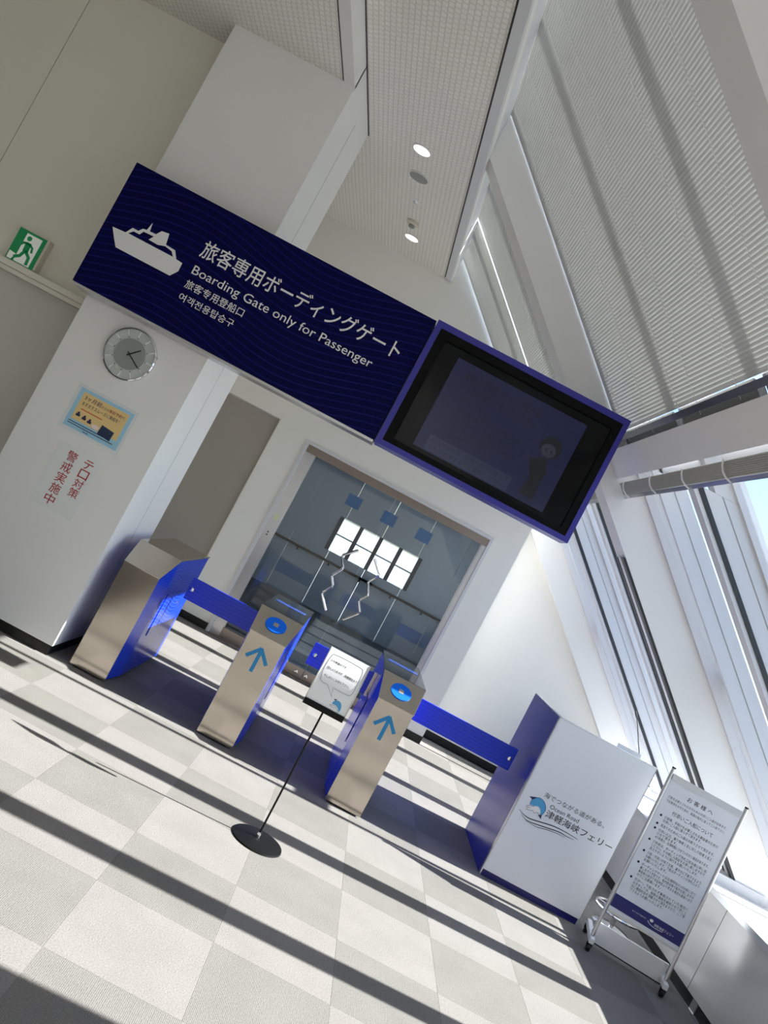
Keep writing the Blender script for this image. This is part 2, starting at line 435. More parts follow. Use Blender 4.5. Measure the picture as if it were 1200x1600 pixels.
# pillar with a black recessed base
pl = sroot('pillar', (-1.91, 5.63, 0), 'square white clad pillar')
MB().box(-2.345, -1.475, 5.176, 6.09, .07, 4.30).build('cladding', PILLAR, pl)
box('base', BLACK, -2.335, -1.485, 5.188, 6.08, -.002, .07, pl)
box('corner_strip', GREYPLASTIC, -1.476, -1.4745, 5.62, 5.626, .07, 4.1, pl)
# ceilings
ce = sroot('ceiling', (-3, 2, 4.1), 'embossed white ceiling tiles')
box('lower_ceiling', CEIL, -6.2, -1.565, YR, 5.5, 4.12, 4.3, ce)
box('joint', DARKGREY, -1.566, -1.553, YR, 5.18, 4.123, 4.14, ce)
box('bulkhead', PILLAR, -1.553, -1.475, YR, 5.20, 4.118, 4.5, ce)
box('joint', DARKGREY, -1.476, -1.466, YR, 6.09, 4.276, 4.3, ce)
box('upper_ceiling', CEIL, -1.467, -.62, YR, 8.23, 4.28, 4.4, ce)
box('upper_ceiling', CEIL, -2.4, -1.467, 6.09, 8.23, 4.28, 4.4, ce)
box('edge_channel', DARKGREY, -.622, -.608, YR, 8.2, 4.274, 4.3, ce)
box('edge_trim', FRAMEWHITE, -.608, -.545, YR, 8.21, 4.262, 4.9, ce)
box('edge_lip', PIERWHITE, -.545, -.535, YR, 8.21, 4.27, 4.36, ce)
struct(box('roof', WALL, -6.4, -.3, YR-.2, 8.95, 4.9, 5.05), 'flat roof above the ceiling')
# door wall (projecting) and recess wall beside the windows
dw = sroot('wall_back', (0, 8.3, 0), 'white wall around the glass door')
X1 = 1.35; aW = 3.34
zc = .65+(aW-X1)/1.05
def wall_prism(name, pts, y0, y1, m, par): return MB().prism([(x, y0, z) for x, z in pts], [(x, y1, z) for x, z in pts]).build(name, m, par)
wall_prism('wall_upper', [(-2.4, 2.22), (X1, 2.22), (X1, zc), (slopeX(aW, 4.34), 4.34), (-2.4, 4.34)], 8.23, 8.72, WALL, dw)
box('wall_pier', WALL, 1.06, X1, 8.23, 8.72, 0, 2.22, dw)
box('wall_pier', WALL, -1.4, -1.07, 8.23, 8.72, 0, 2.22, dw)
box('wall_lintel', WALL, -1.07, 1.06, 8.23, 8.72, 2.165, 2.22, dw)
box('wall_infill', WALL, -2.4, -1.4, 8.29, 8.72, 0, 2.22, dw)
struct(box('baseboard_back', BLACK, 1.062, X1+.004, 8.222, 8.24, 0, .075))
struct(box('baseboard_back_left', BLACK, -1.4, -1.075, 8.222, 8.24, 0, .075))
rw = sroot('wall_recess', (2.3, 8.74, 0), 'white triangular recess wall under the sloped glazing')
wall_prism('wall_face', [(X1-.01, 0), (4.2, 0), (4.2, .6), (slopeX(4.2, 5.0), 5.0), (-.6, 5.0), (-.6, 4.25), (slopeX(aW, 4.25), 4.25), (X1-.01, 2.4)], 8.72, 8.95, WALL, rw)
struct(box('baseboard_recess', BLACK, X1, 3.0, 8.708, 8.722, 0, .075))
# taupe sliding panel left of the glass door
d2 = sroot('door_2', (-1.9, 8.26, 0), 'taupe flush door panel in the back wall')
box('door_leaf', TAUPE, -2.39, -1.41, 8.262, 8.289, .01, 2.20, d2)
box('door_edge', CREAM, -1.41, -1.40, 8.232, 8.29, 0, 2.22, d2)

# ------------------------------------------------------------------ sloped window wall
PIERS = [(8.635, 8.72), (5.57, 5.77), (2.47, 2.68), (-.63, -.42), (-3.73, -3.52)]
def pier(n, y0, y1):
    r = sroot('trim_%d' % n, (3.2, (y0+y1)/2, .65), 'sloped white window pier')
    slope_box(MB(), y0, y1, 3.31, 4.0, .60, 4.93).build('pier_body', PIERWHITE, r)
    if n > 1:
        slope_box(MB(), y0+.004, y0+.06, 3.285, 3.31, .70, 2.30).build('rail_edge', DARKGREY, r)
        slope_box(MB(), y0+.06, y0+.135, 3.292, 3.31, .70, 2.30).build('rail_cover', WHITEPLASTIC, r)
        slope_box(MB(), y0+.135, y0+.158, 3.285, 3.31, .70, 2.30).build('rail_edge', DARKGREY, r)
    MB().box(3.0, 3.45, y0-.02, y1+.02, .652, .72).build('pier_foot', FRAMEWHITE, r)
for n, (a, b) in enumerate(PIERS, 1): pier(n, a, b)
# bays between the piers
wn = 1; tn = len(PIERS)+1
for n in range(len(PIERS)-1):
    yb, ya = PIERS[n][0], PIERS[n+1][1]
    mull = [ya+(yb-ya)*k/3 for k in (1, 2)]
    if n == 0: mull = [6.73, 7.80]
    if n == 1: mull = [3.59, 4.59]
    no_ = Vector((1, 0, 1.05)).normalized()*.27; q_ = [Vector((slopeX(3.47, zz), 0, zz)) for zz in (2.75, 2.885)]; q_ = [q_[0], q_[1], q_[1]+no_, q_[0]+no_]
    b = struct(MB().prism([v+Vector((0, ya+.001, 0)) for v in q_], [v+Vector((0, yb-.001, 0)) for v in q_]).build('trim_%d' % tn, PIERWHITE), 'white horizontal beam across the sloped windows'); tn += 1
    edges = [ya]+mull+[yb]
    for k in range(3):
        y0, y1 = edges[k], edges[k+1]
        r = sroot('window_%d' % wn, (3.4, (y0+y1)/2, .65), 'sloped window bay'); wn += 1
        l0 = y0+(.04 if k > 0 else 0); l1 = y1-(.04 if k < 2 else 0)
        slope_box(MB(), l0+.01, l1-.01, 3.952, 3.962, .68, 2.90).build('pane', GLASS, r)
        slope_box(MB(), l0+.01, l1-.01, 3.952, 3.962, 2.95, 4.9).build('pane', GLASS, r)
        for q0, q1 in ((l0, l0+.022), (l1-(.07 if k == 2 else .022), l1)):
            slope_box(MB(), q0, q1, 3.90, 4.0, .655, 4.9).build('frame', FRAMEWHITE, r)
        slope_box(MB(), l0+.0225, l0+.034, 3.93, 3.952, .68, 2.89).build('gasket', DARKGREY, r)
        slope_box(MB(), l0+.022, l1-.022, 3.90, 4.0, .655, .70).build('frame', FRAMEWHITE, r)
        slope_box(MB(), l0+.022, l1-.022, 3.90, 4.0, 2.89, 2.95).build('frame', FRAMEWHITE, r)
        slope_box(MB(), l0+.001, l1-.001, 3.69, 3.745, 2.97, 3.06).build('frame', GREYPLASTIC, r)
        if k > 0:
            slope_box(MB(), y0-.04, y0+.04, 3.60, 4.0, .655, 2.74).build('mullion', FRAMEWHITE, r)
            slope_box(MB(), y0-.04, y0+.04, 3.76, 4.0, 2.741, 4.9).build('mullion', FRAMEWHITE, r)
            slope_box(MB(), y0-.048, y0-.0405, 3.635, 3.675, .655, 2.74).build('gasket', DARKGREY, r)
            slope_box(MB(), y0-.043, y0-.0405, 3.80, 3.806, .655, 2.74).build('joint', GREYPLASTIC, r)
        if k == 2:   # trim on the pier and the narrow vent light with its deep fin
            slope_box(MB(), l1-.03, l1, 3.68, 3.76, .655, 2.87).build('frame', FRAMEWHITE, r)
            slope_box(MB(), l1-.28, l1-.25, 3.70, 3.951, .656, 2.87).build('vent_fin', FRAMEWHITE, r)
            slope_box(MB(), l1-.283, l1-.2805, 3.83, 3.836, .656, 2.87).build('joint', GREYPLASTIC, r)
            slope_box(MB(), l1-.249, l1-.023, 3.86, 3.951, 1.84, 1.90).build('transom', FRAMEWHITE, r)
            slope_box(MB(), l1-.249, l1-.023, 3.86, 3.951, 1.901, 1.912).build('gasket', DARKGREY, r)
# dado wall and sill
da = sroot('wall_right', (3.05, 2, 0), 'pale metal panel wall below the sill')
box('core', DARKGREY, 3.022, 4.1, YR, 8.7, -.1, .60, da)
ys = [8.69, 8.18, 7.15, 6.13, 5.10, 4.08, 3.05, 2.02, 1.0, -.02, -1.05, -2.08, -3.1, YR]
for p, q in zip(ys[:-1], ys[1:]): MB().box(3.0, 3.03, q+.003, p-.003, .075, .628).build('metal_panel', DADO, da, bevel=.002)
box('sill', SILL, 2.985, 4.02, YR, 8.69, .63, .655, da)
box('sill_nose', ALU, 2.98, 2.986, YR, 8.69, .622, .657, da)
bb = sroot('baseboard_right', (3.0, 2, 0))
box('kick_strip', BLACK, 3.006, 3.03, YR, 8.69, 0, .072, bb)
box('kick_joint', ALU, 3.0, 3.008, 4.93, 5.0, .002, .072, bb)
box('edge_strip', ALU, 2.992, 3.0, YR, 8.69, 0, .012, bb)

# venetian blinds on the upper windows: every slat a piece
ex_s = Vector((-1.05, 0, 1)).normalized(); nrm = Vector((-1, 0, -1.05)).normalized()   # up the slope / into the room
def blind(y0, y1, label, cords, z0=3.03, z1=4.80):
    base = Vector((slopeX(3.65, z0), (y0+y1)/2, z0))
    t = thing('venetian_blind', base, label, 'blind', 'closed white venetian blinds on the upper sloped windows') if label else sroot('window_%d_blind' % (20+int(y1)), base, 'closed blind behind the viewpoint')
    L = (z1-z0)*1.45; pitch = .0225; n = int(L/pitch)
    me = bpy.data.meshes.new('slat'); bm = bmesh.new(); tl = math.radians(9)
    d = (ex_s*math.cos(tl)+nrm*math.sin(tl)); dn = d.cross(Vector((0, 1, 0)))
    prof = [(-.0125, 0), (0, .0016), (.0125, 0)]
    rings = []
    for yy in (y0-base.y+.004, y1-base.y-.004):
        rings.append([bm.verts.new(d*u+dn*v+Vector((0, yy, 0))) for u, v in prof])
    for i in range(2): bm.faces.new((rings[0][i], rings[0][i+1], rings[1][i+1], rings[1][i]))
    bm.to_mesh(me); bm.free(); me.materials.append(SLAT)
    for k in range(n):
        o = bpy.data.objects.new('slat', me); C.objects.link(o); o.parent = t
        o.location = ex_s*(.03+k*pitch)
    def along(y, s0, s1, off, hw, name, m):
        p = [base+Vector((0, y-base.y, 0))+ex_s*s+nrm*off for s in (s0, s1)]
        MB().tube(p, hw, 5).build(name, m, t)
    for y in cords: along(y, -.06, L, .0008, .0021, 'ladder_cord', WHITEPLASTIC)
    a = base+ex_s*(-.02)
    MB().prism([a+Vector((0, y0-base.y, 0))+ex_s*u+nrm*v for u, v in ((-.02, -.014), (.02, -.014), (.02, .014), (-.02, .014))],
               [a+Vector((0, y1-base.y, 0))+ex_s*u+nrm*v for u, v in ((-.02, -.014), (.02, -.014), (.02, .014), (-.02, .014))]).build('bottom_rail', ALU, t)
    a = base+ex_s*(L+.04)
    MB().prism([a+Vector((0, y0-base.y, 0))+ex_s*u+nrm*v for u, v in ((-.03, -.03), (.03, -.03), (.03, .02), (-.03, .02))],
               [a+Vector((0, y1-base.y, 0))+ex_s*u+nrm*v for u, v in ((-.03, -.03), (.03, -.03), (.03, .02), (-.03, .02))]).build('head_rail', FRAMEWHITE, t)
    return t
blind(2.70, 5.566, 'wide closed white blind on the near upper window, right of the screen', [5.42, 4.95, 4.47, 4.22, 3.75, 3.28, 2.83])
blind(7.44, 8.61, 'narrow closed white blind beside the far end wall', [8.3, 7.9, 7.55])
blind(5.776, 7.40, 'closed white blind behind the top right of the screen, near side of the light slit', [7.3, 6.85, 6.3, 5.92])
blind(-.40, 2.44, None, [2.3, 1.2, .1])
blind(-3.5, -.65, None, [-.8, -2, -3.3])
# gathered blinds hanging under the beam
def gathered(y0, y1, label):
    z0 = 2.668; base = Vector((slopeX(3.50, z0), (y0+y1)/2, z0))
    t = thing('raised_blind', base, label, 'blind', 'raised blinds gathered under the window beam')
    for k in range(9):
        s = .022+k*.0095
        pr = ((s, -.012), (s+.0006, .013), (s+.009, .013), (s+.0084, -.012))
        MB().prism([base+Vector((0, y0-base.y, 0))+ex_s*u+nrm*v for u, v in pr], [base+Vector((0, y1-base.y, 0))+ex_s*u+nrm*v for u, v in pr]).build('slat', RAISED, t)
    pr = ((-.004, -.014), (.018, -.014), (.018, .014), (-.004, .014))
    MB().prism([base+Vector((0, y0-base.y, 0))+ex_s*u+nrm*v for u, v in pr], [base+Vector((0, y1-base.y, 0))+ex_s*u+nrm*v for u, v in pr]).build('bottom_rail', ALU, t)
    n = max(3, int((y1-y0)/.42))
    for k in range(n):
        y = y1-.12-k*(y1-y0-.24)/(n-1)
        pts = [base+Vector((0, y-base.y, 0))+ex_s*s+nrm*(.018+.02*math.sin(PI*(s/.115))) for s in (0, .03, .06, .09, .115)]
        MB().tube(pts, .005, 6).build('tape_loop', WHITEPLASTIC, t)
gathered(2.70, 5.55, 'raised white blind gathered under the beam right of the screen')
gathered(5.80, 8.61, 'raised white blind gathered under the beam behind the screen')

# ------------------------------------------------------------------ glass double door and the passage behind it
d1 = sroot('door_1', (0, 8.3, 0), 'glass double sliding door with zigzag handles')
fr = YF(8.215)
m_ = MB(); rect(m_, fr, -1.07, -1.035, 0, 2.165, -.05, 0); rect(m_, fr, 1.03, 1.06, 0, 2.165, -.05, 0); rect(m_, fr, -1.035, 1.03, 2.135, 2.165, -.05, 0)
m_.build('frame', FRAMEWHITE, d1)
box('head_bar', TAUPESTEEL, -1.035, 1.03, 8.24, 8.30, 2.055, 2.135, d1)
box('jamb', ALU, -1.035, -.93, 8.25, 8.32, .0, 2.055, d1)
box('jamb', ALU, .985, 1.03, 8.25, 8.32, .0, 2.055, d1)
box('threshold', TAUPESTEEL, -1.035, 1.03, 8.20, 8.36, -.002, .006, d1)
for x0, x1, s in ((-.93, -.004, -1), (.004, .985, 1)):
    lf = box('door_leaf', DOORGLASS, x0, x1, 8.274, 8.284, .105, 2.055, d1)
    box('bottom_rail', TAUPESTEEL, x0, x1, 8.258, 8.30, .008, .105, lf)
    box('edge_seal', ALU, (x0 if s < 0 else x1-.01), (x0+.01 if s < 0 else x1), 8.27, 8.288, .105, 2.055, lf)
    q = [(-.095, 1.42), (-.215, 1.30), (-.142, 1.19), (-.209, 1.075), (-.148, .985), (-.217, .875), (-.10, .74)]
    pts = [Vector((-s*x if s > 0 else x, 8.225, z)) for x, z in q]
    pts = [Vector(((x if s < 0 else -x), 8.225, z)) for x, z in q]
    fine = []
    for a, b in zip(pts[:-1], pts[1:]):
        fine += [a.lerp(b, t) for t in (.08, .5, .92)]
    h = MB().tube([pts[0]]+fine+[pts[-1]], .0135, 10).build('zigzag_handle', CHROME, lf, smooth=True)
    for p in (pts[0], pts[-1]): MB().tube([p, p+Vector((0, .05, 0))], .009, 8).build('handle_mount', CHROME, lf)
    lk = MB().lathe([(.001, .02), (.018, .018), (.022, 0)], ((-.074 if s < 0 else .035), 8.258, .057), (0, -1, 0), 20).build('lock', CHROME, lf, smooth=True)
fr2 = YF(8.249)
stk = rect(MB(), fr2, -1.0, -.962, 1.30, 1.36, 0, .001).build('sticker', mat('sticker_pale_green', 'cfd8a8', .5), d1)
for zz in (1.13, 1.16): disc(MB(), fr2, -.985, zz, .008, 0, .004, 12).build('key_cylinder', DARKGREY, d1)
# passage
pa = sroot('wall_passage', (0, 11, 0), 'grey panelled boarding passage beyond the glass door')
box('floor_slab', CORRFLOOR, -2.2, 2.4, 8.75, 14.4, -.2, -.004, pa)
box('passage_ceiling', CORRPANEL, -2.2, 2.4, 8.73, 14.4, 2.75, 2.9, pa)
for x, s in ((-2.0, 1), (2.2, -1)):
    yy = 8.96
    while yy < 14.2:
        if s < 0 and 9.5 < yy < 13.0:  # side windows out of view, added to let daylight brighten the passage
            box('side_panel', CORRPANEL, 2.2, 2.3, yy+.004, yy+.896, 0, .5, pa); box('side_panel', CORRPANEL, 2.2, 2.3, yy+.004, yy+.896, 2.15, 2.75, pa)
            box('window_pane', GLASS, 2.24, 2.246, yy+.05, yy+.85, .5, 2.15, pa)
            box('window_post', ALU, 2.2, 2.3, yy-.05, yy+.05, .5, 2.15, pa)
        else: box('side_panel', CORRPANEL, min(x, x-s*.1), max(x, x-s*.1), yy+.004, yy+.896, 0, 2.75, pa)
        yy += .9
for k in range(6):
    x0 = -2.0+k*.7
    MB().box(x0+.004, x0+.696, 14.1, 14.2, 0, 1.02).build('end_panel', CORRPANEL, pa)
    MB().box(x0+.004, x0+.696, 14.1, 14.2, 1.64, 2.75).build('end_panel', CORRPANEL, pa)
box('end_panel', CORRPANEL, -2.0, -.66, 14.1, 14.2, 1.02, 1.64, pa)
box('end_panel', CORRPANEL, .86, 2.2, 14.1, 14.2, 1.02, 1.64, pa)
for k in range(5): box('window_post', DARKGREY, -.66+k*.38-.035, -.66+k*.38+.035, 14.08, 14.2, 1.02, 1.64, pa)
for k in range(4):
    x0 = -.66+k*.38+.036; box('window_pane', GLASS, x0, x0+.308, 14.14, 14.146, 1.02, 1.64, pa)
    box('window_bar', ALU, x0, x0+.308, 14.1, 14.13, 1.32, 1.345, pa)
for k, x in enumerate((-.62, .05, .72)):
    rect(MB(), YF(14.099), x-.13, x+.13, 1.86+.02*k, 2.07+.02*k, 0, .004).build('blue_notice', STICKERBLUE, pa)
for y0, y1, x in ((9.0, 13.9, -1.93), (9.0, 13.9, 2.13)):
    MB().tube([(x, y0, .85), (x, y1, .85)], .022, 8).build('handrail', BLACKPAINT, pa)
    MB().tube([(x, y0, .62), (x, y1, .62)], .018, 8).build('handrail', CHROME, pa)
MB().tube([(-1.9, 14.02, .85), (2.1, 14.02, .85)], .024, 8).build('handrail', BLACKPAINT, pa)
for k in range(7): MB().tube([(-1.7+k*.6, 14.02, .85), (-1.7+k*.6, 14.06, .80), (-1.7+k*.6, 14.1, .79)], .014, 6).build('rail_bracket', BLACKPAINT, pa)

# ------------------------------------------------------------------ overhead sign with ship pictogram
YS = 4.967
sg = thing('overhead_sign', (-1.34, 5.07, 2.15), 'long navy boarding gate sign with white ship pictogram and multilingual lettering', 'sign')
MB().box(-2.375, -.292, YS, 5.172, 2.150, 2.975).build('board', SIGNNAVY, sg, bevel=.002)
box('lower_rail', ALU, -2.37, -.292, YS+.012, 5.172, 2.132, 2.149, sg)
fs = YF(YS)
sh = MB(); holed(sh, fs, [(-2.314, 2.553), (-2.228, 2.559), (-2.202, 2.604), (-2.163, 2.604), (-2.144, 2.629), (-2.12, 2.633), (-2.109, 2.689), (-2.1, 2.634), (-2.058, 2.636), (-2.036, 2.67), (-1.988, 2.677), (-1.974, 2.608), (-1.908, 2.604), (-1.876, 2.559), (-1.832, 2.555), (-1.83, 2.5), (-1.864, 2.451), (-2.238, 2.45), (-2.275, 2.498)],
      [(-2.212, 2.562), (-2.187, 2.588), (-2.147, 2.588), (-2.133, 2.615), (-2.063, 2.618), (-2.082, 2.586), (-2.018, 2.584), (-1.975, 2.598), (-1.924, 2.589), (-1.9, 2.562)], .0002, .002)
sh.build('ship_pictogram', WHITEINK, sg)['label'] = 'white ferry pictogram'
tx = MB(); text(tx, fs, '旅客専用ボーディングゲート', -1.765, -.40, 2.640, 2.757, .0012, 3, .018); tx.build('lettering', WHITEINK, sg)['label'] = 'white lettering, top line'
tx = MB(); text(tx, fs, 'Boarding Gate only for Passenger', -1.756, -.516, 2.508, 2.583, .0012, 3)
fx = sorted((min(tx.v[i][0] for i in f), max(tx.v[i][0] for i in f), f) for f in tx.f); words = [[]]; xr = fx[0][1]
for x0, x1, f in fx:                                          # one mesh for each word
    if x0 > xr+.013: words.append([])
    words[-1].append(f); xr = max(xr, x1)
for wd in words:
    ids = sorted({i for f in wd for i in f}); mp_ = {i: k for k, i in enumerate(ids)}
    MB().add([tx.v[i] for i in ids], [tuple(mp_[i] for i in f) for f in wd]).build('lettering', WHITEINK, sg)
tx = MB(); text(tx, fs, '旅客专用登船口', -1.755, -1.355, 2.430, 2.486, .0012, 3, .012); tx.build('lettering', WHITEINK, sg)
tx = MB(); text(tx, fs, '여객전용탑승구', -1.752, -1.378, 2.345, 2.395, .0012, 3, .012); tx.build('lettering', WHITEINK, sg)

# ------------------------------------------------------------------ monitor beside the sign
tv = thing('wall_monitor', (.385, 5.03, 2.14), 'dark monitor in a blue violet frame showing a dim notice', 'monitor')
YT = 4.955; ft = YF(YT)
a = MB(); rect(a, ft, -.283, 1.045, 2.947, 2.987, -.20, 0); rect(a, ft, -.283, 1.045, 2.143, 2.176, -.20, 0); rect(a, ft, -.283, -.245, 2.176, 2.947, -.20, 0); rect(a, ft, 1.011, 1.045, 2.176, 2.947, -.20, 0)
a.build('casing', PURPLE, tv)
a = MB(); rect(a, ft, -.245, 1.011, 2.895, 2.947, -.19, -.004); rect(a, ft, -.245, 1.011, 2.176, 2.212, -.19, -.004); rect(a, ft, -.245, -.185, 2.212, 2.895, -.19, -.004); rect(a, ft, .965, 1.011, 2.212, 2.895, -.19, -.004)
a.build('bezel', TVBLACK, tv)
sc_ = rect(MB(), ft, -.185, .965, 2.212, 2.895, -.05, -.025).build('screen', mat('screen_black', '07080a', .12, spec=.2), tv)
IMG = mat('screen_image_blue', '080b16', .2, emit=('18225a', .25)); IMGTXT = mat('screen_text_dark', '05060a', .2, emit=('0c1024', .5))
GIRL = mat('screen_figure_dark', '05060a', .2, emit=('0b0d14', .6)); SKIN = mat('screen_figure_face', '08090c', .2, emit=('2c2f3c', .6)); BOXM = mat('screen_caption_grey', '08090c', .2, emit=('232c4a', .6))
im = rect(MB(), ft, -.068, .825, 2.240, 2.842, -.0245, -.0235).build('screen_image', IMG, tv)
def scr(name, m, f): q = MB(); f(q); return q.build(name, m, im)
wS = -.0225
scr('screen_text', IMGTXT, lambda q: (text(q, ft, '●船内の秩序もしくは規紀を乱し、', .03, .60, 2.742, 2.795, wS, 2, .02), text(q, ft, 'または衛生に害のある行為を', .065, .545, 2.672, 2.722, wS, 2, .02), text(q, ft, 'すること。', .065, .235, 2.604, 2.650, wS, 2, .02)))
scr('screen_text', IMGTXT, lambda q: (text(q, ft, 'Damaging public order and', .065, .505, 2.537, 2.577, wS, 2), text(q, ft, 'morals or engaging in acts', .065, .50, 2.484, 2.524, wS, 2), text(q, ft, 'detrimental to public hygiene', .07, .52, 2.432, 2.472, wS, 2), text(q, ft, 'on board the ship.', .075, .36, 2.381, 2.421, wS, 2)))
scr('caption_box', BOXM, lambda q: rect(q, ft, .0, .565, 2.248, 2.345, -.0235, -.0228))
scr('screen_text', IMGTXT, lambda q: (text(q, ft, '船内では船長・船員の指示に従って', .02, .545, 2.305, 2.335, wS, 1), text(q, ft, 'いただきますようご協力ください。', .02, .545, 2.260, 2.290, wS, 1)))
scr('figure_hair', GIRL, lambda q: disc(q, ft, .69, 2.615, .068, -.0234, -.0229, 28, .07))
scr('figure_face', SKIN, lambda q: disc(q, ft, .684, 2.592, .048, -.0228, -.0223, 24, .042))
scr('figure_eyes', IMGTXT, lambda q: (disc(q, ft, .668, 2.592, .006, -.0222, -.022, 10, .011), disc(q, ft, .704, 2.592, .006, -.0222, -.022, 10, .011)))
scr('figure_body', GIRL, lambda q: (poly(q, ft, [(.665, 2.54), (.70, 2.54), (.735, 2.47), (.728, 2.36), (.74, 2.28), (.64, 2.28), (.655, 2.4), (.60, 2.50), (.612, 2.505)], -.0234, -.0229)))

# ------------------------------------------------------------------ things on the pillar and the left wall
ck = thing('wall_clock', (-1.917, 5.176, 1.75), 'round silver wall clock with grey centre on the white pillar', 'clock')
fc = YF(5.176); cu, cv = -1.917, 1.921
MB().lathe([(.001, 0), (.168, 0), (.172, .012), (.17, .03), (.163, .034)], (cu, 5.176, cv), (0, -1, 0), 48).build('rim', CHROME, ck, smooth=True)
dl = disc(MB(), fc, cu, cv, .163, .0, .024, 48).build('dial', DIALSILVER, ck)
disc(MB(), fc, cu, cv, .101, .0242, .028, 40).build('inner_dial', DIALGREY, dl)
for k in range(12):
    t = k*PI/6; c, s_ = math.sin(t), math.cos(t)
    stroke(MB(), fc, [(cu+c*.115, cv+s_*.115), (cu+c*.155, cv+s_*.155)], .006, .0242, .027).build('tick', WHITEPLASTIC, dl)
    disc(MB(), fc, cu+c*.112, cv+s_*.112, .004, .0242, .0265, 10).build('minute_dot', DARKGREY, dl)
def hand(ang, ln, wd, w0): 
    c, s_ = math.sin(ang), math.cos(ang)
    return stroke(MB(), fc, [(cu-c*.018, cv-s_*.018), (cu+c*ln, cv+s_*ln)], wd, w0, w0+.0015)
hand(math.radians(46), .076, .008, .030).build('hour_hand', BLACK, ck)
hand(math.radians(122), .108, .006, .032).build('minute_hand', BLACK, ck)
disc(MB(), fc, cu, cv, .007, .028, .035, 14).build('hub', BLACK, ck)
for t in (70, 200): 
    c, s_ = math.sin(math.radians(t)), math.cos(math.radians(t))
    MB().box(cu+c*.165-.008, cu+c*.165+.008, 5.14, 5.176, cv+s_*.165-.008, cv+s_*.165+.008).build('clip', ACRYLIC, ck)

po = thing('poster', (-1.9, 5.175, 1.33), 'small blue bordered tan poster taped to the pillar under the clock', 'poster')
rect(MB(), fc, -2.115, -1.692, 1.315, 1.62, 0, .001).build('laminate', mat('laminate_margin', 'dfe3e4', .2), po)
rect(MB(), fc, -2.09, -1.712, 1.337, 1.60, .0012, .002).build('sheet', LIGHTBLUEINK, po)
rect(MB(), fc, -2.062, -1.738, 1.395, 1.58, .0021, .0026).build('tan_field', TANINK, po)
q = MB(); text(q, fc, '3ヶ月前', -2.04, -1.925, 1.534, 1.566, .0032, 2, .02); text(q, fc, 'からの', -1.922, -1.868, 1.534, 1.553, .0032, 2); text(q, fc, 'で、', -1.772, -1.748, 1.534, 1.552, .0032, 2)
text(q, fc, 'ますますスムーズに乗船を！', -2.04, -1.775, 1.497, 1.523, .0032, 2, .01); q.build('lettering', NAVYTEXT, po)
q = MB(); text(q, fc, '事前予約', -1.866, -1.776, 1.534, 1.556, .0032, 2, .02); q.build('lettering', REDINK, po)
rect(MB(), fc, -2.03, -1.88, 1.470, 1.476, .0028, .003).build('rule_line', ORANGEINK, po)
for u, v in ((-2.03, 1.43), (-1.985, 1.425), (-1.945, 1.42)):
    q = MB(); rect(q, fc, u-.014, u+.014, v-.008, v+.008, .0028, .003); disc(q, fc, u, v+.014, .008, .0028, .003, 12); q.build('icon', NAVYTEXT, po)
disc(MB(), fc, -1.895, 1.412, .026, .0028, .0032, 24, .014).build('badge', PINKINK, po)
poly(MB(), fc, [(-1.862, 1.445), (-1.772, 1.435), (-1.776, 1.372), (-1.868, 1.382)], .0028, .0034).build('night_photo', mat('night_photo', '1a2f4e', .4, noise=(60, .6)), po)
q = MB()
for k in range(2): rect(q, fc, -2.07, -1.80+.05*k, 1.376-k*.014, 1.381-k*.014, .0028, .003)
text(q, fc, '海峡', -1.955, -1.915, 1.343, 1.355, .0032, 1); q.build('small_print', NAVYTEXT, po)

wn_ = thing('warning_sheet', (-1.9, 5.175, .81), 'white laminated sheet with red vertical lettering low on the pillar', 'notice')
rect(MB(), fc, -2.05, -1.745, .815, 1.235, 0, .001).build('sheet', mat('laminated_paper', 'e6e8e7', .25), wn_)
q = MB()
for k, ch in enumerate('テロ対策'): text(q, fc, ch, -1.850, -1.785, 1.148-k*.066, 1.207-k*.066, .0018, 3, .012)
q.build('lettering', REDINK, wn_)
q = MB()
for k, ch in enumerate('警戒実施中'): text(q, fc, ch, -1.968, -1.900, 1.146-k*.075, 1.212-k*.075, .0018, 3, .012)
q.build('lettering', REDINK, wn_)

es = thing('exit_sign', (-2.96, 5.46, 2.12), 'green running man exit sign on the cream wall above the ledge', 'exit sign')
MB().box(-3.072, -2.846, 5.425, 5.497, 2.122, 2.356).build('housing', BEIGEPLASTIC, es, bevel=.006)
fe = YF(5.424); e0, e1, e2, e3 = -3.064, -2.862, 2.122, 2.348
rect(MB(), fe, e0, e1, e2, e3, 0, .002).build('face', GREENINK, es)
def eu(u, v): return (e0+(e1-e0)*u, e3-(e3-e2)*v)
poly(MB(), fe, [eu(.30, .07), eu(.86, .07), eu(.86, .98), eu(.30, .98)], .0022, .003).build('doorway', EXITWHITE, es)
q = MB(); disc(q, fe, *eu(.45, .2), .017, .0032, .004, 20)
for pts, wd in (([(.5, .32), (.52, .6)], .04), ([(.5, .34), (.33, .38), (.24, .5)], .016), ([(.52, .34), (.68, .42), (.72, .56)], .016), ([(.53, .58), (.72, .72), (.74, .95)], .022), ([(.51, .58), (.42, .78), (.24, .88)], .022)):
    stroke(q, fe, [eu(*p) for p in pts], wd, .0032, .004)
q.build('running_figure', GREENINK, es)
poly(MB(), fe, [eu(.04, .75), eu(.28, .78), eu(.2, .98), eu(.04, .98)], .0022, .003).build('floor_arrow', EXITWHITE, es)

